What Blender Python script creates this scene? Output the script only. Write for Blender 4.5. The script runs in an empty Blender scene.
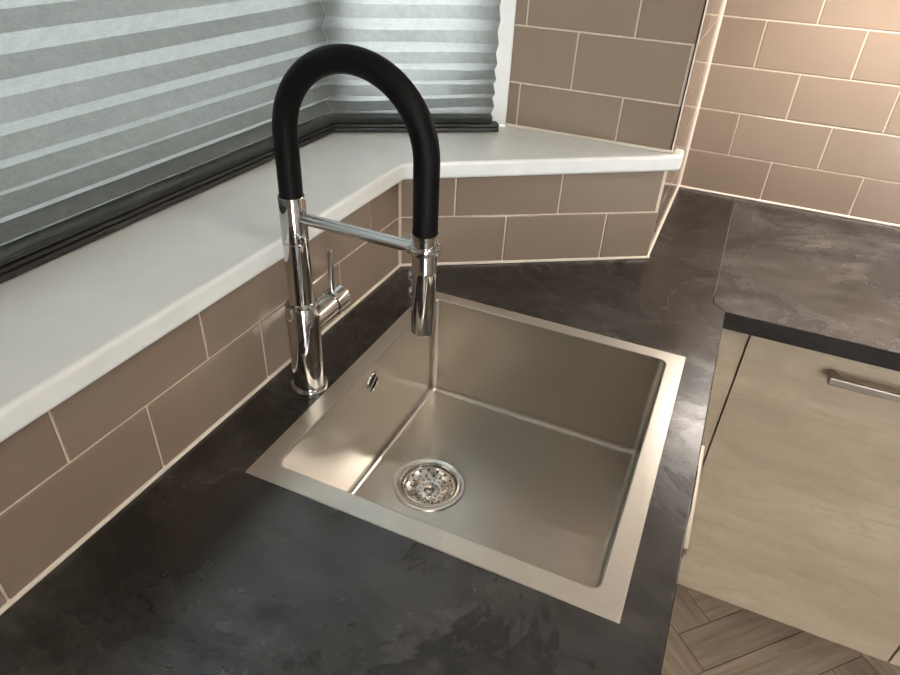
import bpy, bmesh, math, random
from mathutils import Matrix, Vector

random.seed(7)
scene = bpy.context.scene
C = scene.collection

# ------------------------------------------------------------------ camera
F_PX = 643.924
cam_d = bpy.data.cameras.new('camera')
cam_d.sensor_width = 36.0
cam_d.lens = F_PX / 900.0 * 36.0
cam_d.clip_start = 0.02
cam = bpy.data.objects.new('camera', cam_d)
C.objects.link(cam)
cam.matrix_world = (Matrix.Translation((0.5275, -0.418, 0.5895))
                    @ Matrix.Rotation(0.39393, 4, 'Z') @ Matrix.Rotation(0.98047, 4, 'X')
                    @ Matrix.Rotation(0.05213, 4, 'Z'))
scene.camera = cam

# ------------------------------------------------------------------ world, lights, exposure
world = bpy.data.worlds.new('overcast_sky')
scene.world = world
world.use_nodes = True
bg = world.node_tree.nodes['Background']
bg.inputs['Color'].default_value = (0.92, 0.98, 1.0, 1)
bg.inputs['Strength'].default_value = 11.5


def area(name, loc, rot, sx, sy, power, col, shape='RECTANGLE', spread=180):
    l = bpy.data.lights.new(name, 'AREA')
    l.shape = shape
    l.size = sx
    if shape in ('RECTANGLE', 'ELLIPSE'):
        l.size_y = sy
    l.energy = power
    l.color = col
    l.spread = math.radians(spread)
    o = bpy.data.objects.new(name, l)
    C.objects.link(o)
    o.location = loc
    o.rotation_euler = rot
    return o


WARM = (1.0, 0.88, 0.74)
for k, (x, y, p) in enumerate([(1.15, -0.05, 3.4), (2.15, -0.05, 2.6), (1.15, -1.45, 5.0), (2.15, -1.45, 2.6)]):
    area('ceiling_downlight_lamp', (x, y, 1.475), (0, 0, 0), 0.30, 0.30, p, WARM, 'DISK', 170)
# added fill light from behind the camera, set at an unseen garden door
area('added_rear_fill', (2.25, -2.55, 0.15), (math.radians(90), 0, 0), 1.0, 1.9, 14.0, (1.0, 0.98, 0.95))
# warm lamp strip below the wall cupboards of the right hand run
area('under_cupboard_lamp', (1.05, 1.13, 0.575), (0, 0, 0), 0.92, 0.03, 6.2, (1.0, 0.91, 0.83))

vs = scene.view_settings
vs.view_transform = 'Standard'
vs.look = 'None'
vs.gamma = 1.0
vs.use_curve_mapping = False
vs.exposure = 0.62

# ------------------------------------------------------------------ measures (metres, worktop top is z = 0)
FLOOR = -0.905
CEIL = 1.50
YB = 0.5766                       # corner of window wall and angled wall
BX, BY = 0.4317, 0.857            # outer corner of the angled wall
YD = 1.328                        # rear wall
XC = 0.4300
WX, WY = 0.5971, 0.7064           # inner corner of the worktop
WT = 0.035                        # worktop thickness
SILL_B, SILL_T = 0.190, 0.220
ROW = [0.004, 0.1014, 0.2035, 0.3056, 0.4077, 0.5098, 0.6119, 0.714, 0.8161, 0.9182]
TW = 0.203
GJ = 0.0032
bt = Vector((BX, BY - YB, 0)).normalized()          # along the angled wall
bn = Vector((bt.y, -bt.x, 0))                       # its normal, into the room
BLEN = math.hypot(BX, BY - YB)
LOW = -0.12


# ------------------------------------------------------------------ material helpers
def new_mat(name):
    m = bpy.data.materials.new(name)
    m.use_nodes = True
    nt = m.node_tree
    return m, nt, nt.nodes, nt.links, nt.nodes['Principled BSDF']


def simple(name, col, rough=0.5, metal=0.0, **kw):
    m, nt, N, L, p = new_mat(name)
    p.inputs['Base Color'].default_value = (*col, 1)
    p.inputs['Roughness'].default_value = rough
    p.inputs['Metallic'].default_value = metal
    for k, v in kw.items():
        p.inputs[k].default_value = v
    return m


def coords(N, L, scale=(1, 1, 1), rot=(0, 0, 0), kind='Object'):
    tc = N.new('ShaderNodeTexCoord')
    mp = N.new('ShaderNodeMapping')
    mp.inputs['Scale'].default_value = scale
    mp.inputs['Rotation'].default_value = rot
    L.new(tc.outputs[kind], mp.inputs['Vector'])
    return mp.outputs['Vector']


def world_coords(N, L, scale=(1, 1, 1), rot=(0, 0, 0)):
    g = N.new('ShaderNodeNewGeometry')
    mp = N.new('ShaderNodeMapping')
    mp.inputs['Scale'].default_value = scale
    mp.inputs['Rotation'].default_value = rot
    L.new(g.outputs['Position'], mp.inputs['Vector'])
    return mp.outputs['Vector']


def noise(N, L, vec, scale, detail=4, rough=0.55, dist=0.0):
    n = N.new('ShaderNodeTexNoise')
    n.inputs['Scale'].default_value = scale
    n.inputs['Detail'].default_value = detail
    n.inputs['Roughness'].default_value = rough
    n.inputs['Distortion'].default_value = dist
    L.new(vec, n.inputs['Vector'])
    return n.outputs['Fac']


def ramp(N, L, fac, stops):
    r = N.new('ShaderNodeValToRGB')
    e = r.color_ramp.elements
    while len(e) < len(stops):
        e.new(0.5)
    for s, (pos, c) in zip(e, stops):
        s.position = pos
        s.color = c if len(c) == 4 else (*c, 1)
    L.new(fac, r.inputs['Fac'])
    return r.outputs['Color']


def mix(N, L, fac, a, b, mode='MIX'):
    m = N.new('ShaderNodeMix')
    m.data_type = 'RGBA'
    m.blend_type = mode
    for sock, v in ((m.inputs[0], fac), (m.inputs[6], a), (m.inputs[7], b)):
        if isinstance(v, (int, float)):
            sock.default_value = v
        elif isinstance(v, tuple):
            sock.default_value = (*v, 1)
        else:
            L.new(v, sock)
    return m.outputs[2]


def bump(N, L, h, p, strength=0.2, dist=0.001):
    b = N.new('ShaderNodeBump')
    b.inputs['Strength'].default_value = strength
    b.inputs['Distance'].default_value = dist
    L.new(h, b.inputs['Height'])
    L.new(b.outputs['Normal'], p.inputs['Normal'])


def mrange(N, L, v, a, b, c, d):
    r = N.new('ShaderNodeMapRange')
    for i, x in enumerate((a, b, c, d)):
        r.inputs[i + 1].default_value = x
    L.new(v, r.inputs[0])
    return r.outputs[0]


M = {}
# glazed mink-brown tiles, each fired a little differently
m, nt, N, L, p = new_mat('glazed_tile')
oi = N.new('ShaderNodeObjectInfo')
base = ramp(N, L, oi.outputs['Random'], [(0, (0.240, 0.178, 0.132)), (0.5, (0.255, 0.192, 0.145)), (1, (0.268, 0.206, 0.158))])
v = world_coords(N, L)
cl = noise(N, L, v, 9, 3)
base = mix(N, L, mrange(N, L, cl, 0.3, 0.7, 0.0, 0.25), base, (0.28, 0.218, 0.165))
L.new(base, p.inputs['Base Color'])
p.inputs['Roughness'].default_value = 0.13
p.inputs['Specular IOR Level'].default_value = 0.5
bump(N, L, noise(N, L, v, 14, 2), p, 0.10, 0.004)
M['tile'] = m

m, nt, N, L, p = new_mat('cream_grout')
v = world_coords(N, L)
L.new(ramp(N, L, noise(N, L, v, 180, 3), [(0.3, (0.56, 0.46, 0.36)), (0.7, (0.66, 0.56, 0.45))]), p.inputs['Base Color'])
p.inputs['Roughness'].default_value = 0.85
M['grout'] = m
M['sealant'] = simple('white_silicone', (0.78, 0.70, 0.60), 0.35)
M['edge_trim'] = simple('bronze_edge_trim', (0.05, 0.04, 0.032), 0.3, 0.6)

m, nt, N, L, p = new_mat('matt_wall_paint')
v = world_coords(N, L)
L.new(ramp(N, L, noise(N, L, v, 60, 2), [(0.3, (0.30, 0.27, 0.24)), (0.7, (0.33, 0.30, 0.27))]), p.inputs['Base Color'])
p.inputs['Roughness'].default_value = 0.8
M['paint'] = m
m, nt, N, L, p = new_mat('white_ceiling_paint')
v = world_coords(N, L)
L.new(ramp(N, L, noise(N, L, v, 60, 2), [(0.3, (0.78, 0.77, 0.75)), (0.7, (0.81, 0.80, 0.78))]), p.inputs['Base Color'])
p.inputs['Roughness'].default_value = 0.9
M['ceiling'] = m

# white plastic of sill and window frames
m, nt, N, L, p = new_mat('white_window_plastic')
v = world_coords(N, L)
L.new(ramp(N, L, noise(N, L, v, 25, 2), [(0.3, (0.74, 0.75, 0.73)), (0.7, (0.78, 0.79, 0.77))]), p.inputs['Base Color'])
p.inputs['Roughness'].default_value = 0.28
M['pvc'] = m


# slate look laminate
def slate(name, rot, off, lift, cloud):
    m, nt, N, L, p = new_mat(name)
    v = world_coords(N, L, (1, 1, 1), (0, 0, rot))
    sv = world_coords(N, L, (1.0, 1.5, 1), (0, 0, rot))
    mp_ = N.new('ShaderNodeVectorMath'); mp_.operation = 'ADD'; mp_.inputs[1].default_value = off
    L.new(sv, mp_.inputs[0])
    sv = mp_.outputs[0]
    big = noise(N, L, sv, 2.4, 9, 0.66, 0.7)
    mid = noise(N, L, sv, 5.0, 10, 0.70, 0.8)
    fine = noise(N, L, v, 120, 5, 0.7)
    q = lambda k: (0.0105 * k, 0.0096 * k, 0.0092 * k)
    c = ramp(N, L, big, [(0.32, q(0.7 * lift)), (0.48, q(1.1 * lift)), (0.60, q(2.4 * lift)), (0.72, q(4.6 * lift))])
    c = mix(N, L, mrange(N, L, mid, 0.54, 0.74, 0.0, cloud), c, q(8.5 * lift))
    c = mix(N, L, mrange(N, L, mid, 0.28, 0.44, 0.75, 0.0), c, q(0.6))
    # ragged dark edges where the clouds end
    ve = noise(N, L, v, 3.6, 10, 0.66, 0.8)
    st_ = mrange(N, L, ve, 0.535, 0.555, 0.0, 1.0)
    patch = mix(N, L, 1.0, st_, mrange(N, L, ve, 0.55, 0.64, 0.8, 0.0), 'MULTIPLY')
    c = mix(N, L, patch, c, q(0.6))
    c = mix(N, L, mrange(N, L, fine, 0.45, 0.75, 0.0, 0.30), c, q(3.0 * lift))
    L.new(c, p.inputs['Base Color'])
    L.new(mrange(N, L, ve, 0.45, 0.56, 0.25, 0.31), p.inputs['Roughness'])
    p.inputs['IOR'].default_value = 1.8
    sp0 = mrange(N, L, mid, 0.36, 0.60, 0.38, 0.72)
    L.new(mix(N, L, patch, sp0, (0.30, 0.30, 0.30)), p.inputs['Specular IOR Level'])
    bump(N, L, mix(N, L, 0.5, fine, mid), p, 0.12, 0.0012)
    return m


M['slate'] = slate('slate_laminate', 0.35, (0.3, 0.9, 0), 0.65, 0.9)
M['slate_lit'] = slate('slate_laminate_lit', 0.15, (2.1, 4.4, 0), 2.4, 0.6)  # paler clouds, with lamp glow and reflection lifted into the colour


# brushed stainless steel
def steel(name, scale, rough, col, var=1.0):
    m, nt, N, L, p = new_mat(name)
    v = world_coords(N, L, scale)
    n = noise(N, L, v, 30, 3, 0.6)
    p.inputs['Metallic'].default_value = 1.0
    L.new(ramp(N, L, n, [(0.3, tuple(c * (1 - 0.04 * var) for c in col)), (0.7, col)]), p.inputs['Base Color'])
    L.new(mrange(N, L, n, 0.3, 0.7, rough - 0.012 * var, rough + 0.018 * var), p.inputs['Roughness'])
    p.inputs['Anisotropic'].default_value = 0.0
    return m


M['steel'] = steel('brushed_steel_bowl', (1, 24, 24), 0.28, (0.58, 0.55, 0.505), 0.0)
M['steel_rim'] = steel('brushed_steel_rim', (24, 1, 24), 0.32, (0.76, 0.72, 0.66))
M['steel_satin'] = steel('satin_nickel', (1, 20, 20), 0.36, (0.30, 0.265, 0.225))
M['chrome'] = simple('polished_chrome', (0.58, 0.575, 0.565), 0.05, 1.0)
M['chrome_dull'] = simple('worn_chrome', (0.72, 0.70, 0.66), 0.16, 1.0)
M['rubber'] = simple('black_silicone_hose', (0.0035, 0.0035, 0.0037), 0.5, 0.0, **{'Specular IOR Level': 0.12})
M['joint'] = simple('grey_joint_glint', (0.16, 0.15, 0.14), 0.5)  # pale tone of the reflection along the worktop joint
m, nt, N, L, p = new_mat('dark_edge_band')
L.new(ramp(N, L, noise(N, L, world_coords(N, L), 22, 6, 0.65), [(0.35, (0.010, 0.0075, 0.006)), (0.7, (0.024, 0.019, 0.016))]), p.inputs['Base Color'])
p.inputs['Roughness'].default_value = 0.5
p.inputs['Specular IOR Level'].default_value = 0.2
M['edge_band'] = m
M['black'] = simple('overflow_shade_black', (0.006, 0.006, 0.006), 0.8)  # shade inside the overflow, as plain black
M['steel_dark'] = simple('dark_steel_pipe', (0.10, 0.09, 0.08), 0.4, 1.0)

# stone effect cupboard fronts
m, nt, N, L, p = new_mat('stone_effect_front')
v = world_coords(N, L, (1, 1, 3.0))
big = noise(N, L, v, 3.0, 6, 0.6, 0.6)
v2 = world_coords(N, L, (2.0, 2.0, 9.0))
st = noise(N, L, v2, 6.0, 7, 0.65, 0.5)
sp = noise(N, L, world_coords(N, L), 160, 3, 0.6)
c = ramp(N, L, big, [(0.30, (0.277, 0.210, 0.146)), (0.50, (0.336, 0.260, 0.184)), (0.72, (0.386, 0.306, 0.221))])
c = mix(N, L, mrange(N, L, st, 0.50, 0.72, 0.0, 0.55), c, (0.239, 0.180, 0.124))
c = mix(N, L, mrange(N, L, sp, 0.55, 0.75, 0.0, 0.30), c, (0.210, 0.160, 0.111))
L.new(c, p.inputs['Base Color'])
p.inputs['Roughness'].default_value = 0.55
bump(N, L, sp, p, 0.08, 0.0008)
M['front'] = m
M['carcass'] = simple('cupboard_carcass', (0.42, 0.36, 0.29), 0.6)

# oak planks
m, nt, N, L, p = new_mat('oak_plank')
tc = N.new('ShaderNodeTexCoord')
oi = N.new('ShaderNodeObjectInfo')
ad = N.new('ShaderNodeVectorMath'); ad.operation = 'ADD'
L.new(tc.outputs['Object'], ad.inputs[0])
sc_ = N.new('ShaderNodeVectorMath'); sc_.operation = 'SCALE'; sc_.inputs[0].default_value = (13, 7, 3)
L.new(oi.outputs['Random'], sc_.inputs['Scale'])
L.new(sc_.outputs[0], ad.inputs[1])
mp = N.new('ShaderNodeMapping'); mp.inputs['Scale'].default_value = (2.0, 26, 10)
L.new(ad.outputs[0], mp.inputs['Vector'])
g = noise(N, L, mp.outputs['Vector'], 3.0, 6, 0.62, 0.5)
c = ramp(N, L, g, [(0.28, (0.250, 0.192, 0.148)), (0.5, (0.350, 0.278, 0.220)), (0.72, (0.450, 0.370, 0.300))])
tone = ramp(N, L, oi.outputs['Random'], [(0, (0.72, 0.70, 0.68)), (1, (1.05, 1.03, 1.0))])
c = mix(N, L, 1.0, c, tone, 'MULTIPLY')
L.new(c, p.inputs['Base Color'])
p.inputs['Roughness'].default_value = 0.5
bump(N, L, g, p, 0.12, 0.001)
M['oak'] = m
M['floor_base'] = simple('dark_floor_joint', (0.17, 0.13, 0.10), 0.8)

# translucent pleated cloth
m, nt, N, L, p = new_mat('pleated_blind_cloth')
out = [n for n in N if n.type == 'OUTPUT_MATERIAL'][0]
N.remove(p)
v = world_coords(N, L, (1, 1, 1))
mo = noise(N, L, v, 60, 5, 0.65)
mo2 = noise(N, L, world_coords(N, L, (1.0, 1.0, 1.5), (0.5, 0.5, 0)), 260, 3, 0.7)
tex = mix(N, L, 0.5, mo, mo2)
df = N.new('ShaderNodeBsdfDiffuse')
L.new(ramp(N, L, tex, [(0.3, (0.19, 0.195, 0.188)), (0.7, (0.27, 0.275, 0.265))]), df.inputs['Color'])
tr = N.new('ShaderNodeBsdfTranslucent')
L.new(ramp(N, L, tex, [(0.3, (0.34, 0.36, 0.355)), (0.7, (0.48, 0.50, 0.49))]), tr.inputs['Color'])
ms = N.new('ShaderNodeMixShader')
ms.inputs[0].default_value = 0.5
L.new(df.outputs[0], ms.inputs[1])
L.new(tr.outputs[0], ms.inputs[2])
L.new(ms.outputs[0], out.inputs['Surface'])
M['blind'] = m
M['rail'] = simple('charcoal_blind_rail', (0.028, 0.028, 0.028), 0.45, 0.2)

# clear window pane: mostly see through, a little mirror
m, nt, N, L, p = new_mat('window_pane')
out = [n for n in N if n.type == 'OUTPUT_MATERIAL'][0]
N.remove(p)
tp = N.new('ShaderNodeBsdfTransparent')
gl = N.new('ShaderNodeBsdfGlossy'); gl.inputs['Roughness'].default_value = 0.02
ms = N.new('ShaderNodeMixShader')
fr = N.new('ShaderNodeFresnel'); fr.inputs['IOR'].default_value = 1.45
L.new(fr.outputs[0], ms.inputs[0])
L.new(tp.outputs[0], ms.inputs[1])
L.new(gl.outputs[0], ms.inputs[2])
L.new(ms.outputs[0], out.inputs['Surface'])
M['pane'] = m
m, nt, N, L, p = new_mat('outdoor_paving')
v = world_coords(N, L)
L.new(ramp(N, L, noise(N, L, v, 4, 5), [(0.3, (0.08, 0.085, 0.075)), (0.7, (0.14, 0.145, 0.13))]), p.inputs['Base Color'])
p.inputs['Roughness'].default_value = 0.9
M['paving'] = m


# ------------------------------------------------------------------ mesh helpers
def obj(name, bm, mat, parent=None, smooth=False, bevel=0.0, seg=2, origin=None, angle=None):
    bmesh.ops.recalc_face_normals(bm, faces=bm.faces)
    if origin is not None:
        bmesh.ops.translate(bm, verts=bm.verts, vec=-Vector(origin))
    me = bpy.data.meshes.new(name)
    bm.to_mesh(me)
    bm.free()
    me.materials.append(M[mat])
    if smooth:
        for f in me.polygons:
            f.use_smooth = True
        if angle is not None:
            me.set_sharp_from_angle(angle=math.radians(angle))
    o = bpy.data.objects.new(name, me)
    C.objects.link(o)
    if origin is not None:
        o.location = origin
    if parent is not None:
        o.parent = parent
        bpy.context.view_layer.update()
        o.matrix_parent_inverse = parent.matrix_world.inverted()
    if bevel:
        b = o.modifiers.new('bevel', 'BEVEL')
        b.width = bevel
        b.segments = seg
        b.limit_method = 'ANGLE'
        b.angle_limit = math.radians(40)
    return o


def wnorm(o):
    w = o.modifiers.new('weighted_normals', 'WEIGHTED_NORMAL')
    w.keep_sharp = True
    w.weight = 100
    return o


def thing(name, label, cat, loc=(0, 0, 0), group=None):
    o = bpy.data.objects.new(name, None)
    o.empty_display_size = 0.05
    C.objects.link(o)
    o.location = loc
    bpy.context.view_layer.update()
    return tag(o, label, cat, group)


def tag(o, label, cat, group=None):
    o['label'] = label
    o['category'] = cat
    if group:
        o['group'] = group
    return o


def struct(o):
    o['kind'] = 'structure'
    return o


def box(bm, a, b):
    x0, y0, z0 = a
    x1, y1, z1 = b
    vs_ = [bm.verts.new(q) for q in ((x0, y0, z0), (x1, y0, z0), (x1, y1, z0), (x0, y1, z0), (x0, y0, z1), (x1, y0, z1), (x1, y1, z1), (x0, y1, z1))]
    for f in ((0, 3, 2, 1), (4, 5, 6, 7), (0, 1, 5, 4), (1, 2, 6, 5), (2, 3, 7, 6), (3, 0, 4, 7)):
        bm.faces.new([vs_[i] for i in f])
    return vs_


def boxm(*ab):
    bm = bmesh.new()
    for a, b in ab:
        box(bm, a, b)
    return bm


def prism(outline, z0, z1, holes=()):
    bm = bmesh.new()
    edges = []
    for loop in (outline, *holes):
        vv = [bm.verts.new((x, y, z1)) for x, y in loop]
        for i in range(len(vv)):
            edges.append(bm.edges.new((vv[i], vv[(i + 1) % len(vv)])))
    if holes:
        bmesh.ops.triangle_fill(bm, edges=edges, use_beauty=True, use_dissolve=False)
    else:
        bm.faces.new(vv)
    r = bmesh.ops.extrude_face_region(bm, geom=bm.faces[:])
    nv = [g for g in r['geom'] if isinstance(g, bmesh.types.BMVert)]
    bmesh.ops.translate(bm, verts=nv, vec=(0, 0, z0 - z1))
    return bm


def lathe(profile, seg=48, close=False):
    bm = bmesh.new()
    rings = []
    for r, z in profile:
        if r < 1e-6:
            rings.append([bm.verts.new((0, 0, z))])
        else:
            rings.append([bm.verts.new((r * math.cos(2 * math.pi * i / seg), r * math.sin(2 * math.pi * i / seg), z)) for i in range(seg)])
    pairs = list(zip(rings, rings[1:]))
    if close:
        pairs.append((rings[-1], rings[0]))
    for a, b in pairs:
        if len(a) == 1 and len(b) == 1:
            continue
        for i in range(seg):
            j = (i + 1) % seg
            if len(a) == 1:
                bm.faces.new((a[0], b[i], b[j]))
            elif len(b) == 1:
                bm.faces.new((a[i], a[j], b[0]))
            else:
                bm.faces.new((a[i], a[j], b[j], b[i]))
    return bm


def xf(bm, mtx):
    bmesh.ops.transform(bm, matrix=mtx, verts=bm.verts)
    return bm


def tube(path, radius, seg=28):
    bm = bmesh.new()
    path = [Vector(q) for q in path]
    rings = []
    up = Vector((0, 1, 0))
    for i, q in enumerate(path):
        t = (path[min(i + 1, len(path) - 1)] - path[max(i - 1, 0)]).normalized()
        s = t.cross(up)
        if s.length < 1e-4:
            up = Vector((1, 0, 0))
            s = t.cross(up)
        s.normalize()
        u = s.cross(t)
        rings.append([bm.verts.new(q + radius * (math.cos(a) * s + math.sin(a) * u)) for a in (2 * math.pi * k / seg for k in range(seg))])
    for a, b in zip(rings, rings[1:]):
        for k in range(seg):
            bm.faces.new((a[k], a[(k + 1) % seg], b[(k + 1) % seg], b[k]))
    bm.faces.new(rings[0])
    bm.faces.new(rings[-1])
    return bm


def rrect(x0, x1, y0, y1, r, nc=8, ns=10):
    """rounded rectangle, counter-clockwise, nc segments a corner and ns a side"""
    pts = []
    for cx, cy, a0, nx, ny in ((x1 - r, y0 + r, -90, x1, y1), (x1 - r, y1 - r, 0, x0, y1), (x0 + r, y1 - r, 90, x0, y0), (x0 + r, y0 + r, 180, x1, y0)):
        for k in range(nc + 1):
            a = math.radians(a0 + 90 * k / nc)
            pts.append((cx + r * math.cos(a), cy + r * math.sin(a)))
        # straight side up to the next corner's first point
        ex, ey = pts[-1]
        a1 = a0 + 90
        if a1 == 0:
            tx, ty = ex, y1 - r
        elif a1 == 90:
            tx, ty = x0 + r, ey
        elif a1 == 180:
            tx, ty = ex, y0 + r
        else:
            tx, ty = x1 - r, ey
        for k in range(1, ns):
            pts.append((ex + (tx - ex) * k / ns, ey + (ty - ey) * k / ns))
    return pts


def loft(bm, loops):
    rings = [[bm.verts.new(q) for q in lp] for lp in loops]
    n = len(rings[0])
    for a, b in zip(rings, rings[1:]):
        for i in range(n):
            bm.faces.new((a[i], a[(i + 1) % n], b[(i + 1) % n], b[i]))
    return rings


def wallbox(p0, t, n, s0, s1, z0, z1, d0, d1):
    """box along a wall: s along t, d along n"""
    bm = bmesh.new()
    vs_ = box(bm, (s0, d0, z0), (s1, d1, z1))
    for w in vs_:
        s, d, z = w.co
        w.co = Vector(p0) + s * Vector(t) + d * Vector(n) + Vector((0, 0, z))
    return bm


def tile_mesh(p0, t, n, s0, s1, z0, z1, proud=0.0, cham=0.0012):
    """one tile: flat face with a chamfered rim, face lies at d = proud"""
    bm = bmesh.new()
    rings = []
    for s_in, d in ((0, proud - 0.007), (0, proud - cham * 0.8), (cham, proud)):
        rings.append([bm.verts.new(Vector(p0) + s * Vector(t) + d * Vector(n) + Vector((0, 0, z)))
                      for s, z in ((s0 + s_in, z0 + s_in), (s1 - s_in, z0 + s_in), (s1 - s_in, z1 - s_in), (s0 + s_in, z1 - s_in))])
    for a, b in zip(rings, rings[1:]):
        for i in range(4):
            bm.faces.new((a[i], a[(i + 1) % 4], b[(i + 1) % 4], b[i]))
    bm.faces.new(rings[0])
    bm.faces.new(rings[-1])
    return bm


def tile_wall(parent, p0, t, n, s0, s1, rows, off, bottom=None, top=None):
    """half bond tiling; off = position of a joint in the bottom row"""
    for k in rows:
        z0, z1 = ROW[k], ROW[k + 1]
        if k == 0:
            z0 -= GJ / 2
        if bottom is not None:
            z0 = max(z0, bottom - GJ / 2)
        if top is not None:
            z1 = min(z1, top + GJ / 2)
        o = off + (TW / 2 if k % 2 else 0)
        s = o + math.floor((s0 - o) / TW) * TW
        while s < s1 - 0.004:
            a, b = max(s, s0 - GJ / 2), min(s + TW, s1 + GJ / 2)
            if b - a > 0.008:
                mid = Vector(p0) + (a + b) / 2 * Vector(t) + Vector((0, 0, (z0 + z1) / 2))
                pr = random.uniform(-0.0003, 0.0003)
                obj('tile', tile_mesh(p0, t, n, a + GJ / 2, b - GJ / 2, z0 + GJ / 2, z1 - GJ / 2, pr), 'tile', parent, origin=mid)
            s += TW


# ------------------------------------------------------------------ room shell
BW = 0.03        # depth of plaster behind the tiles
GD = -0.0022     # grout plane behind the tile faces
X1, Y0 = 3.0, -2.6
Y_BAY = -0.95    # far end of the bay

floor = struct(obj('floor', boxm(((-0.35, Y0, FLOOR - 0.05), (X1, YD + 0.05, FLOOR - 0.004))), 'floor_base'))
struct(obj('ceiling', boxm(((-0.35, Y0, CEIL), (X1, YD + 0.05, CEIL + 0.05))), 'ceiling'))
struct(obj('wall_right', boxm(((X1, Y0, FLOOR), (X1 + 0.05, YD, CEIL))), 'paint'))
# wall behind the camera with an opening for the added, unseen garden door
struct(obj('wall_near', boxm(((-0.35, Y0 - 0.05, FLOOR), (1.70, Y0, CEIL)), ((2.80, Y0 - 0.05, FLOOR), (X1, Y0, CEIL)), ((1.70, Y0 - 0.05, 1.15), (2.80, Y0, CEIL))), 'paint'))
gd = struct(obj('door_added', boxm(((1.70, Y0 - 0.04, FLOOR), (1.78, Y0, 1.15)), ((2.72, Y0 - 0.04, FLOOR), (2.80, Y0, 1.15)), ((1.78, Y0 - 0.04, 1.07), (2.72, Y0, 1.15)), ((1.78, Y0 - 0.04, FLOOR), (2.72, Y0, FLOOR + 0.09))), 'pvc'))  # unseen door, added to carry the rear fill light
obj('pane', boxm(((1.78, Y0 - 0.026, FLOOR + 0.09), (2.72, Y0 - 0.018, 1.07))), 'pane', gd)

# window wall: low wall below the sill, then full height beyond the bay
wl = struct(obj('wall_left', boxm(((-0.30, Y_BAY, FLOOR), (GD, YB + 0.004, SILL_B - 0.001)), ((-0.30, Y0, FLOOR), (GD, Y_BAY, CEIL))), 'grout'))
tile_wall(wl, (0, 0, 0), (0, 1, 0), (1, 0, 0), -0.9, YB - 0.003, (0, 1), -0.2384, top=SILL_B)
obj('sealant_strip', wallbox((0, 0, 0), (0, 1, 0), (1, 0, 0), -0.9, YB, 0.0, 0.0055, -0.004, 0.0034), 'sealant', wl, bevel=0.002)

# angled wall below the sill
pB = (0, YB, 0)
bm = prism([(0 - 0.10, YB), (0 + bn.x * GD, YB + bn.y * GD), (BX + bn.x * GD, BY + bn.y * GD), (BX - 0.004, BY + 0.02), (-0.10, BY + 0.02)], FLOOR, SILL_B - 0.001)
wa = struct(obj('wall_angled', bm, 'grout'))
tile_wall(wa, pB, bt, bn, 0.003, BLEN - 0.001, (0, 1), 0.205, top=SILL_B)
obj('sealant_strip', wallbox(pB, bt, bn, 0.0, BLEN + 0.003, 0.0, 0.0055, -0.004, 0.0034), 'sealant', wa, bevel=0.002)

# pier: tiled wall beside the angled window, its return and edge
pier = struct(obj('wall_pier', prism([(0.094, BY + 0.0022), (XC + 0.0017 - 0.002, BY + 0.0022), (XC - 0.0022, BY + 0.004), (XC - 0.0022, YD + 0.03), (0.094, YD + 0.03)], FLOOR, CEIL), 'grout'))
tile_wall(pier, (0, BY, 0), (1, 0, 0), (0, -1, 0), 0.0965, XC - 0.0035, range(2, 9), 0.119, bottom=SILL_T + 0.004)
obj('sealant_strip', wallbox((0, BY, 0), (1, 0, 0), (0, -1, 0), 0.096, XC + 0.002, SILL_T, SILL_T + 0.005, -0.003, 0.004), 'sealant', pier, bevel=0.0015)
tile_wall(pier, (XC, BY, 0), (0, 1, 0), (1, 0, 0), 0.004, YD - BY - 0.003, range(0, 9), 0.165)
obj('sealant_strip', wallbox((XC, BY, 0), (0, 1, 0), (1, 0, 0), 0.0, YD - BY, 0.0, 0.0055, -0.004, 0.0034), 'sealant', pier, bevel=0.002)
obj('sealant_strip', wallbox((XC, YD, 0), (1, 0, 0), (0, -1, 0), -0.004, 0.0045, 0.0, 1.02, -0.004, 0.0035), 'sealant', pier, bevel=0.001)
obj('edge_trim', boxm(((XC - 0.0035, BY - 0.001, SILL_T), (XC - 0.0012, BY + 0.004, 1.02))), 'edge_trim', pier)
obj('edge_trim', boxm(((XC - 0.0012, BY - 0.001, SILL_T), (XC + 0.001, BY + 0.004, 1.02))), 'sealant', pier)

# rear wall
wr = struct(obj('wall_rear', boxm(((XC - 0.03, YD - GD, FLOOR), (X1, YD + 0.05, CEIL))), 'grout'))
tile_wall(wr, (0, YD, 0), (1, 0, 0), (0, -1, 0), XC + 0.004, 2.1, range(0, 6), 0.6312)
obj('sealant_strip', wallbox((0, YD, 0), (1, 0, 0), (0, -1, 0), XC, 2.2, 0.0, 0.0055, -0.004, 0.0034), 'sealant', wr, bevel=0.002)

# ------------------------------------------------------------------ window sill
S0 = (0.026, -0.93)
SC = (0.0277, 0.5415)
SR = (0.4520, 0.8530)
sill_outline = [S0, SC, SR, (0.4500, 0.8990), (XC + 0.0005, 0.8990), (XC + 0.0005, BY + 0.0006), (0.094, BY + 0.0006), (-0.235, BY - 0.20), (-0.235, -0.93)]
sill = tag(obj('window_sill', prism(sill_outline, SILL_B, SILL_T), 'pvc', bevel=0.006, seg=4),
           'white glossy window sill running below both blinds above the brown tiles', 'window sill')
# mitre joint at the inner corner: a fine cover strip
mj = Vector((SC[0], SC[1], 0))
obj('mitre_joint', wallbox(mj, (0.25, -0.97, 0), (0.97, 0.25, 0), -0.0004, 0.0006, SILL_B + 0.002, SILL_T - 0.006, -0.001, 0.0007), 'sealant', sill)

# ------------------------------------------------------------------ windows
WF = -0.215                      # window frame face of the long window
P2 = Vector((0.0975, BY, 0))     # right end of the angled window's frame face
t2 = -bt
n2 = bn
L2 = (P2.x - WF) / bt.x          # length up to the corner of both frames
CW = P2 - bt * L2


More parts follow.
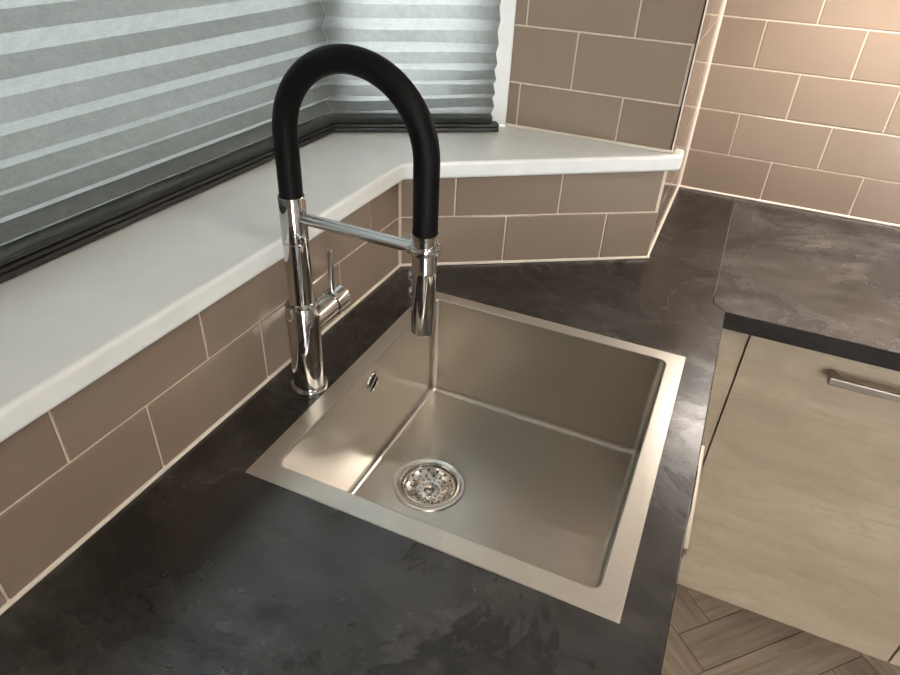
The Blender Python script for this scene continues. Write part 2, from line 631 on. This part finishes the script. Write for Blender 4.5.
def window(name, p0, t, n, s0, s1, mull):
    bm = bmesh.new()

    def bar(a, b, z0, z1, d0=-0.05, d1=0.0):
        vs_ = box(bm, (a, d0, z0), (b, d1, z1))
        for w in vs_:
            s, d, z = w.co
            w.co = Vector(p0) + s * Vector(t) + d * Vector(n) + Vector((0, 0, z))
    zt = 1.2
    bar(s0, s0 + 0.06, SILL_T, zt)
    bar(s1 - 0.06, s1, SILL_T, zt)
    bar(s0 + 0.06, s1 - 0.06, SILL_T, SILL_T + 0.055)
    bar(s0 + 0.06, s1 - 0.06, zt - 0.06, zt)
    for q in mull:
        bar(q - 0.04, q + 0.04, SILL_T + 0.055, zt - 0.06)
    bar(s0, s1, zt, CEIL)
    o = struct(obj(name, bm, 'pvc', bevel=0.003))
    ed = [s0 + 0.06] + [e for q in mull for e in (q - 0.04, q + 0.04)] + [s1 - 0.06]
    for a, b in zip(ed[::2], ed[1::2]):
        obj('pane', wallbox(p0, t, n, a, b, SILL_T + 0.055, zt - 0.06, -0.03, -0.022), 'pane', o)
    return o


window('window_1', (WF, 0, 0), (0, 1, 0), (1, 0, 0), -0.93, CW.y - 0.002, (-0.15,))
window('window_2', CW, bt, bn, 0.002, L2 - 0.001, ())
# end of the bay on the far side and the ground outside
struct(obj('wall_bay', boxm(((-0.30, Y_BAY, SILL_B), (0.0, Y_BAY + 0.02, CEIL))), 'paint'))
struct(obj('ground', boxm(((-14, -12, -1.25), (-0.36, 12, -1.2))), 'paving'))
struct(obj('wall_sky_blocker', boxm(((-2.75, -7, -1.2), (-2.6, 7, 1.35))), 'paving'))  # unseen wall added to block low sky and deepen the blind stripes

# ------------------------------------------------------------------ pleated blinds
VAL = [0.2500, 0.2745, 0.3020, 0.3300, 0.3625, 0.4000, 0.4410]
while VAL[-1] < 1.16:
    VAL.append(VAL[-1] + 0.0412)
HALF = 0.0262


def blind(name, label, p0, t, n, e0, e1, skew, inset=0.0):
    """p0 + s*t is the line of the cloth's middle, n points into the room; e0(d), e1(d) give the
    ends at depth d, so that both blinds are mitred against each other in the corner"""
    s0, s1 = e0(0), e1(0)
    e = thing(name, label, 'blind', Vector(p0) + (s0 + s1) / 2 * Vector(t) + Vector((0, 0, SILL_T)), 'pleated blinds in the corner window')
    pts = []
    z = 0.2375
    for k in range(3):                   # packed pleats above the rail
        pts += [(z, -0.011), (z + 0.0021, 0.011)]
        z += 0.0042
    for a, b in zip(VAL, VAL[1:]):
        pp = b - a
        h = 0.5 * math.sqrt(max(HALF ** 2 - (pp / 2) ** 2, 1e-6))
        pts += [(a, -h), (a + pp / 2, h)]
    pts.append((VAL[-1], -0.01))
    bm = bmesh.new()
    ns = 24
    rnd = random.Random(int(abs(s1) * 1000))
    rows = []
    for i, (zz, dd) in enumerate(pts):
        row = []
        amp = 0.0016 if i > 6 else 0.0006
        ph = rnd.uniform(0, 6.28)
        for k in range(ns + 1):
            f = k / ns
            s = e0(dd) + (e1(dd) - inset - e0(dd)) * f
            ease = min(1.0, 6 * f, 6 * (1 - f))
            w = (amp * math.sin(ph + 5.0 * f) + rnd.uniform(-0.0003, 0.0003)) * ease
            fade = max(0.0, 1 - (zz - 0.24) / 0.12) if zz > 0.25 else 0.0
            zq = zz + w + skew * fade * (f - 0.2) * (f > 0.2)
            row.append(bm.verts.new(Vector(p0) + s * Vector(t) + (dd + w) * Vector(n) + Vector((0, 0, zq))))
        rows.append(row)
    for a, b in zip(rows, rows[1:]):
        for k in range(ns):
            bm.faces.new((a[k], a[k + 1], b[k + 1], b[k]))
    obj('pleated_cloth', bm, 'blind', e)

    def rail(nm, z0, z1, d0, d1, mat, bev):
        out = []
        for s, d in ((e0(d0), d0), (e1(d0), d0), (e1(d1), d1), (e0(d1), d1)):
            q = Vector(p0) + s * Vector(t) + d * Vector(n)
            out.append((q.x, q.y))
        obj(nm, prism(out, z0, z1), mat, e, bevel=bev)
    rail('bottom_rail', SILL_T + 0.0015, 0.2300, -0.0125, 0.0135, 'rail', 0.002)
    rail('rail_cap', 0.2312, 0.2365, -0.0115, 0.0125, 'rail', 0.0015)
    rail('head_rail', 1.16, 1.185, -0.014, 0.014, 'pvc', 0.002)
    return e


XM = -0.179                         # middle of the long blind
RB = Vector((0.103, 0.799, 0)) - bn * 0.0135


def corner(d):                      # where both blinds meet at depth d
    x = XM + d
    return Vector((x, RB.y + (d - bn.x * (x - RB.x)) / bn.y, 0))


lenb = (RB.x - XM) / bt.x
PB2 = RB - bt * lenb
blind('pleated_blind', 'long grey pleated blind over the wide window behind the tap', (XM, 0, 0), (0, 1, 0), (1, 0, 0),
      lambda d: -0.85, lambda d: corner(d).y - 0.0004, 0.0)
blind('pleated_blind', 'short grey pleated blind over the narrow angled window beside the tiled pier', PB2, bt, bn,
      lambda d: (corner(d) - PB2).dot(bt) + 0.0004, lambda d: lenb, 0.012, 0.013)

# ------------------------------------------------------------------ worktops
SX0, SX1, SY0, SY1 = 0.0887, 0.5515, 0.0046, 0.5195       # sink rim
JX = 0.5735                                              # joint of both boards
cut = [(SX0 + 0.012, SY0 + 0.012), (SX1 - 0.012, SY0 + 0.012), (SX1 - 0.012, SY1 - 0.012), (SX0 + 0.012, SY1 - 0.012)]
leg = [(0.0, -0.90), (WX, -0.90), (WX, WY - 0.0002), (JX, WY + (WX - JX)), (JX, YD), (XC, YD), (XC, BY), (BX, BY), (0.0, YB)]
wt = tag(obj('worktop', prism(leg, -WT, 0, [cut]), 'slate', bevel=0.0012),
         'dark slate laminate worktop under the window with the steel sink let into it', 'worktop')
J2 = JX + 0.0009
jl = obj('joint_glint', boxm(((JX - 0.0004, WY + 0.055, -0.004), (JX + 0.0008, YD - 0.002, 0.0002))), 'joint', wt)  # pale strip standing in for the glint on the joint edge
leg2 = [(WX + 0.0008, WY), (2.2, WY), (2.2, YD), (J2, YD), (J2, WY + (WX - JX) + 0.0004)]
wt2 = tag(obj('worktop', prism(leg2, -WT, 0), 'slate_lit', bevel=0.0010),
    'slate laminate worktop along the rear tiled wall above the stone-effect cupboard door', 'worktop')

obj('edge_band', boxm(((WX + 0.001, WY - 0.0009, -WT + 0.0004), (2.2, WY + 0.0004, -0.0008))), 'edge_band', wt2)
obj('edge_band', boxm(((WX - 0.0004, -0.90, -WT + 0.0004), (WX + 0.0008, WY - 0.0012, -0.0008))), 'edge_band', wt)

# ------------------------------------------------------------------ sink
BI = (0.1145, 0.5250, 0.0322, 0.4945)      # bowl opening
DEP = -0.200
DC = (0.2205, 0.2640)                      # drain centre
DR = 0.0600
sink = thing('kitchen_sink', 'square brushed stainless steel sink set into the dark worktop below the tap', 'sink', (0.32, 0.2620, DEP - 0.01))
bm = bmesh.new()
lp = lambda x0, x1, y0, y1, r, z: [(x, y, z) for x, y in rrect(x0, x1, y0, y1, r)]
g = lambda i, r, z: lp(BI[0] + i, BI[1] - i, BI[2] + i, BI[3] - i, r, z)
loft(bm, [lp(SX0, SX1, SY0, SY1, 0.0012, 0.0001), lp(SX0, SX1, SY0, SY1, 0.0012, 0.0010),
          lp(SX0 + 0.0008, SX1 - 0.0008, SY0 + 0.0008, SY1 - 0.0008, 0.0012, 0.0016),
          g(-0.0012, 0.0132, 0.0016), g(0.0, 0.012, 0.0010)])
wnorm(obj('rim', bm, 'steel_rim', sink, smooth=True, angle=15))
bm = bmesh.new()
FR = 0.011
loops = [g(0.0, 0.012, 0.0010), g(0.0008, 0.0118, -0.002), g(0.004, 0.0125, DEP + FR)]
for k in range(1, 6):
    a = math.radians(90 * k / 5)
    i = 0.004 + FR * (1 - math.cos(a))
    loops.append(g(i, max(0.0125 - FR * (1 - math.cos(a)) * 0.7, 0.004), DEP + FR - FR * math.sin(a)))
last = loops[-1]
for f, dz in ((0.5, 0.0015), (1.0, 0.0035)):
    ring = []
    for x, y, z in last:
        a = math.atan2(y - DC[1], x - DC[0])
        qx, qy = DC[0] + (DR - 0.004) * math.cos(a), DC[1] + (DR - 0.004) * math.sin(a)
        ring.append((x + (qx - x) * f, y + (qy - y) * f, DEP - dz))
    loops.append(ring)
loft(bm, loops)
wnorm(obj('bowl', bm, 'steel', sink, smooth=True, angle=40))
# drain: flange and the cup below it
dz = DEP - 0.0035
fl = lathe([(DR, dz + 0.0002), (DR - 0.0015, dz + 0.0022), (0.0500, dz + 0.0026), (0.0470, dz + 0.0012), (0.0455, dz - 0.004), (0.0435, dz - 0.024), (0.039, dz - 0.032), (0.0, dz - 0.034)], 56)
obj('drain_flange', xf(fl, Matrix.Translation((*DC, 0))), 'chrome_dull', sink, smooth=True, angle=40)
# overflow: ring, flat black disc for the shade in its mouth, cross bars
oc = Vector((BI[0] + 0.0012, 0.2680, -0.0315))
rot = Matrix.Rotation(math.radians(90), 4, 'Y')
ov = obj('overflow_cover', xf(lathe([(0.0172, 0), (0.0168, 0.0018), (0.0145, 0.0026), (0.0130, 0.0016), (0.0130, 0.0002), (0.0172, 0)], 36), Matrix.Translation(oc) @ rot), 'chrome', sink, smooth=True)
obj('overflow_shade', xf(lathe([(0.0131, 0.0001), (0.0, 0.0001)], 30), Matrix.Translation(oc + Vector((0.0004, 0, 0))) @ rot), 'black', ov)
for k, zz in enumerate((0.0,)):
    obj('overflow_bar', xf(boxm(((0.0004, -0.0128, zz - 0.0015), (0.0018, 0.0128, zz + 0.0015))), Matrix.Translation(oc) @ Matrix.Rotation(math.radians(32), 4, 'X')), 'chrome', ov)

# strainer basket that lifts out of the drain
zb = dz - 0.0165
st = thing('sink_strainer', 'round perforated chrome strainer basket resting in the sink drain', 'strainer', (*DC, zb - 0.004))
bm = bmesh.new()
nb = 48
prof = [(0.0070, 0.0006), (0.0105, 0.0002), (0.0140, 0.0000), (0.0172, -0.0002), (0.0205, 0.0002), (0.0238, 0.0012), (0.0272, 0.0022), (0.0310, 0.0040), (0.0350, 0.0062), (0.0378, 0.0090), (0.0392, 0.0120)]
rings = [[bm.verts.new((DC[0] + 1.07 * r * math.cos(2 * math.pi * i / nb), DC[1] + 1.07 * r * math.sin(2 * math.pi * i / nb), zb + z)) for i in range(nb)] for r, z in prof]
for k, (a, b) in enumerate(zip(rings, rings[1:])):
    for i in range(nb):
        if (k == 2 and i % 4 == 0) or (k == 4 and i % 3 == 0) or (k == 6 and i % 3 == 1) or (k == 8 and i % 3 == 0):
            continue
        bm.faces.new((a[i], a[(i + 1) % nb], b[(i + 1) % nb], b[i]))
bk = obj('basket', bm, 'chrome_dull', st)
sm = bk.modifiers.new('thickness', 'SOLIDIFY'); sm.thickness = 0.0009; sm.offset = -1
obj('lip', xf(lathe([(0.0412, 0.0120), (0.0430, 0.0128), (0.0437, 0.0120), (0.0426, 0.0112), (0.0412, 0.0120)], 48), Matrix.Translation((*DC, zb))), 'chrome', st, smooth=True)
obj('knob', xf(lathe([(0.0, -0.001), (0.0088, -0.001), (0.0092, 0.0012), (0.0040, 0.0030), (0.0034, 0.0085), (0.0060, 0.0108), (0.0066, 0.0130), (0.0045, 0.0152), (0.0, 0.0158)], 28), Matrix.Translation((*DC, zb))), 'chrome', st, smooth=True)
for k in range(12):
    a = 2 * math.pi * k / 12
    q = Vector((DC[0] + 0.0295 * math.cos(a), DC[1] + 0.0295 * math.sin(a), zb + 0.0040))
    obj('stud', xf(lathe([(0.0026, -0.001), (0.0023, 0.0012), (0.0012, 0.0022), (0.0, 0.0025)], 10), Matrix.Translation(q)), 'chrome', st, smooth=True)

# ------------------------------------------------------------------ tap
TX, TY = 0.0605, 0.1840
tap = thing('kitchen_tap', 'polished chrome kitchen tap with a high arched black hose and spray head', 'tap', (TX, TY, 0))
T0 = Matrix.Translation((TX, TY, 0))
obj('base_flange', xf(lathe([(0.0, 0.0), (0.0268, 0.0), (0.0270, 0.0035), (0.0262, 0.0055), (0.0240, 0.0062), (0.0228, 0.0062), (0.0, 0.0062)], 64), T0), 'chrome', tap, smooth=True, angle=30)
obj('body', xf(lathe([(0.0, 0.0062), (0.0224, 0.0062), (0.0224, 0.1385), (0.0217, 0.1400), (0.0, 0.1400)], 64), T0), 'chrome', tap, smooth=True, angle=30)
col = obj('column', xf(lathe([(0.0, 0.1400), (0.0170, 0.1400), (0.0172, 0.1430), (0.0163, 0.1445), (0.0163, 0.2308), (0.0157, 0.2316), (0.0157, 0.2326), (0.0165, 0.2334), (0.0165, 0.2905), (0.0160, 0.2915), (0.0152, 0.2915), (0.0152, 0.2880), (0.0, 0.2880)], 56), T0), 'chrome', tap, smooth=True, angle=30)
# lever: cartridge housing pointing along the wall, turning knob, thin upright pin
ZL = 0.1075
Ry = Matrix.Rotation(math.radians(-90), 4, 'X')
H0 = Matrix.Translation((TX + 0.002, TY, ZL)) @ Ry
obj('lever_housing', xf(lathe([(0.0, 0.010), (0.0186, 0.010), (0.0186, 0.0560), (0.0180, 0.0570), (0.0, 0.0570)], 48), H0), 'chrome', tap, smooth=True, angle=30)
kn = obj('lever_knob', xf(lathe([(0.0, 0.0570), (0.0165, 0.0570), (0.0165, 0.0592), (0.0192, 0.0597), (0.0195, 0.0610), (0.0195, 0.0860), (0.0188, 0.0872), (0.0, 0.0876)], 48), H0), 'chrome', tap, smooth=True, angle=30)
obj('lever_pin', xf(lathe([(0.0, 0.0), (0.0041, 0.0), (0.0041, 0.0660), (0.0036, 0.0668), (0.0, 0.0668)], 20), Matrix.Translation((TX + 0.002, TY + 0.0690, ZL + 0.0150))), 'chrome', kn, smooth=True, angle=30)
# arched hose
SXH, SYH = TX + 0.1830, TY - 0.0045
R_ = 0.0910
dirx = Vector((0.183, -0.0045, 0)).normalized()
path = []
Pz = 0.3640
for k in range(9):
    path.append(Vector((TX, TY, 0.2885 + (Pz - 0.2885) * k / 8)))
for k in range(1, 40):
    a = math.pi - math.pi * k / 40
    path.append(Vector((TX, TY, Pz)) + dirx * (R_ + R_ * math.cos(a)) + Vector((0, 0, R_ * math.sin(a))))
for k in range(9):
    path.append(Vector((TX, TY, 0)) + dirx * (2 * R_) + Vector((0, 0, Pz + (0.2780 - Pz) * k / 8)))
obj('hose', tube(path, 0.0143, 32), 'rubber', tap, smooth=True, angle=40)
# docking arm with its ring
SP = Vector((TX, TY, 0)) + dirx * (2 * R_)
ZA = 0.2640
arm_a = Vector((TX, TY, ZA)) + dirx * 0.0120
arm_b = Vector((SP.x, SP.y, ZA)) - dirx * 0.0165
arm = obj('docking_arm', tube([arm_a + (arm_b - arm_a) * k / 6 for k in range(7)], 0.0073, 28), 'chrome', tap, smooth=True, angle=40)
SM = Matrix.Translation((SP.x, SP.y, 0))
obj('docking_ring', xf(lathe([(0.0150, 0.2610), (0.0176, 0.2615), (0.0180, 0.2630), (0.0180, 0.2690), (0.0174, 0.2705), (0.0150, 0.2710)], 48, True), SM), 'chrome', arm, smooth=True, angle=40)
obj('arm_collar', xf(lathe([(0.0, 0.0), (0.0082, 0.0), (0.0088, 0.001), (0.0088, 0.006), (0.0, 0.006)], 28), Matrix.Translation(arm_b - dirx * 0.003) @ dirx.to_track_quat('Z', 'Y').to_matrix().to_4x4()), 'chrome', arm, smooth=True, angle=40)
sp_ = obj('spray_head', xf(lathe([(0.0, 0.1570), (0.0122, 0.1570), (0.0126, 0.1547), (0.0138, 0.1545), (0.0143, 0.1560), (0.0146, 0.2360), (0.0149, 0.2375), (0.0149, 0.2395), (0.0146, 0.2405), (0.0146, 0.2800), (0.0158, 0.2812), (0.0158, 0.2850), (0.0152, 0.2852), (0.0150, 0.2820), (0.0, 0.2820)], 56), SM), 'chrome', tap, smooth=True, angle=30)
bd = Vector((-0.96, -0.28, 0)).normalized()
for zz in (0.2300, 0.2075):
    q = Vector((SP.x, SP.y, zz)) + bd * 0.0130
    obj('spray_button', xf(lathe([(0.0, 0.0), (0.0062, 0.0), (0.0062, 0.0032), (0.0045, 0.0050), (0.0, 0.0056)], 24), Matrix.Translation(q) @ bd.to_track_quat('Z', 'Y').to_matrix().to_4x4()), 'chrome', sp_, smooth=True, angle=40)

# ------------------------------------------------------------------ base cupboards
FX = 0.582          # front of the sink run's doors
FY = WY + 0.028     # front of the rear run's doors
DT = 0.019
DBOT = -0.778
DTOP = -WT - 0.004
PL = FLOOR + 0.003


def handle_mesh(length):
    """bar handle along local x, standing off towards -y; the bar thickens towards its feet"""
    bm = bmesh.new()
    n = 24
    rows = []
    for k in range(n + 1):
        f = k / n * 2 - 1
        x = f * length / 2
        inner = -0.0255 + 0.0105 * max(0, abs(f) - 0.35) ** 1.6 / 0.65 ** 1.6
        yo, yi = -0.0320, inner
        if abs(f) > 0.90:
            yi = 0.0
        rows.append((x, yo, yi))
    rings = []
    hz = 0.0078
    for x, yo, yi in rows:
        rings.append([bm.verts.new(q) for q in ((x, yo, -hz), (x, yo, hz), (x, yi, hz), (x, yi, -hz))])
    for a, b in zip(rings, rings[1:]):
        for i in range(4):
            bm.faces.new((a[i], a[(i + 1) % 4], b[(i + 1) % 4], b[i]))
    bm.faces.new(rings[0])
    bm.faces.new(rings[-1])
    return bm


# rear run: cupboard with the visible door
XD0, XD1 = 0.6545, 1.1510
cab = thing('base_cupboard', 'stone-effect base cupboard with a wide door and bar handle below the rear worktop', 'cupboard', ((XD0 + XD1) / 2, 1.0, FLOOR))
obj('carcass', boxm(((XD0 - 0.002, FY + DT + 0.002, DBOT), (XD1 + 0.002, YD - 0.03, -WT - 0.001))), 'carcass', cab)
obj('plinth', boxm(((XD0 - 0.002, FY + 0.118, FLOOR), (XD1 + 0.002, FY + 0.134, DBOT))), 'front', cab)
dr = obj('door', boxm(((XD0, FY, DBOT), (XD1, FY + DT, DTOP))), 'front', cab, bevel=0.0012)
obj('handle', xf(handle_mesh(0.215), Matrix.Translation((0.9050, FY, -0.0860))), 'steel_satin', dr, bevel=0.0018)
XE1 = 1.648
cab2 = thing('base_cupboard', 'next stone-effect base cupboard whose door edge meets the wide door at its corner', 'cupboard', ((XD1 + XE1) / 2, 1.0, FLOOR))
obj('carcass', boxm(((XD1 + 0.003, FY + DT + 0.002, DBOT), (XE1, YD - 0.03, -WT - 0.001))), 'carcass', cab2)
obj('plinth', boxm(((XD1 + 0.003, FY + 0.118, FLOOR), (XE1, FY + 0.134, DBOT))), 'front', cab2)
dr2 = obj('door', boxm(((XD1 + 0.004, FY, DBOT), (XE1 - 0.002, FY + DT, DTOP))), 'front', cab2, bevel=0.0012)
obj('handle', xf(handle_mesh(0.215), Matrix.Translation((1.40, FY, -0.0860))), 'steel_satin', dr2, bevel=0.0018)
# corner filler strip
fil = tag(obj('corner_filler', boxm(((FX + 0.001, FY, DBOT), (XD0 - 0.0035, FY + DT, DTOP))), 'front', bevel=0.0010),
          'narrow stone-effect filler panel in the inner corner beside the wide cupboard door', 'panel')
# sink run
scab = thing('base_cupboard', 'base cupboard under the sink whose pale bar handle peeks past the worktop edge', 'cupboard', (0.30, 0.36, FLOOR))
obj('side_panel', boxm(((0.03, 0.010, DBOT), (FX - DT - 0.002, 0.028, -WT - 0.001))), 'carcass', scab)
obj('side_panel', boxm(((0.22, 0.670, DBOT), (FX - DT - 0.002, 0.688, -WT - 0.001))), 'carcass', scab)
obj('base_panel', boxm(((0.06, 0.028, DBOT), (FX - DT - 0.002, 0.560, DBOT + 0.018)), ((0.22, 0.560, DBOT), (FX - DT - 0.002, 0.670, DBOT + 0.018))), 'carcass', scab)
obj('plinth', boxm(((FX - 0.134, 0.010, FLOOR), (FX - 0.118, FY, DBOT))), 'front', scab)
sdr = obj('door', boxm(((FX - DT, 0.012, DBOT), (FX, 0.6995, DTOP))), 'front', scab, bevel=0.0012)
HB = xf(handle_mesh(0.215), Matrix.Translation((FX, 0.3180, -0.0940)) @ Matrix.Rotation(math.radians(90), 4, 'Z'))
obj('handle', HB, 'steel_satin', sdr, bevel=0.0018)
ncab = thing('base_cupboard', 'base cupboard beside the sink cupboard under the near worktop', 'cupboard', (0.30, -0.42, FLOOR))
obj('carcass', boxm(((0.03, -0.86, DBOT), (FX - DT - 0.002, 0.007, -WT - 0.001))), 'carcass', ncab)
obj('plinth', boxm(((FX - 0.134, -0.86, FLOOR), (FX - 0.118, 0.007, DBOT))), 'front', ncab)
obj('door', boxm(((FX - DT, -0.86, DBOT), (FX, 0.0085, DTOP))), 'front', ncab, bevel=0.0012)

# ------------------------------------------------------------------ herringbone floor
PW, PLN = 0.100, 0.500
gap = 0.0012
bm0 = boxm(((-PLN / 2 + gap, -PW / 2 + gap, -0.004), (PLN / 2 - gap, PW / 2 - gap, 0)))
pm = bpy.data.meshes.new('plank')
bm0.to_mesh(pm); bm0.free()
pm.materials.append(M['oak'])
bpy.context.view_layer.update()
A45 = math.radians(45)
ca, sa = math.cos(A45), math.sin(A45)
OX, OY = 0.80, 0.62
nP = int(PLN / PW)
for i in range(-26, 27):
    for j in range(-8, 9):
        # herringbone lattice in plank units: translation (1,1) steps and (nP,-nP) repeats
        for hv in (0, 1):
            u = i + j * nP
            w = i - j * nP
            if hv == 0:
                cx, cy, rz = u + nP / 2, w + 0.5, 0.0
            else:
                cx, cy, rz = u + 0.5, w + 1 + nP / 2, math.pi / 2
            lx, ly = cx * PW, cy * PW
            x = OX + lx * ca - ly * sa
            y = OY + lx * sa + ly * ca
            if not (0.36 < x < 1.75 and -0.75 < y < 1.08):
                continue
            o = bpy.data.objects.new('plank', pm)
            C.objects.link(o)
            o.location = (x, y, FLOOR)
            o.rotation_euler = (0, 0, rz + A45)
            o.parent = floor
# ------------------------------------------------------------------ end
bpy.context.view_layer.update()
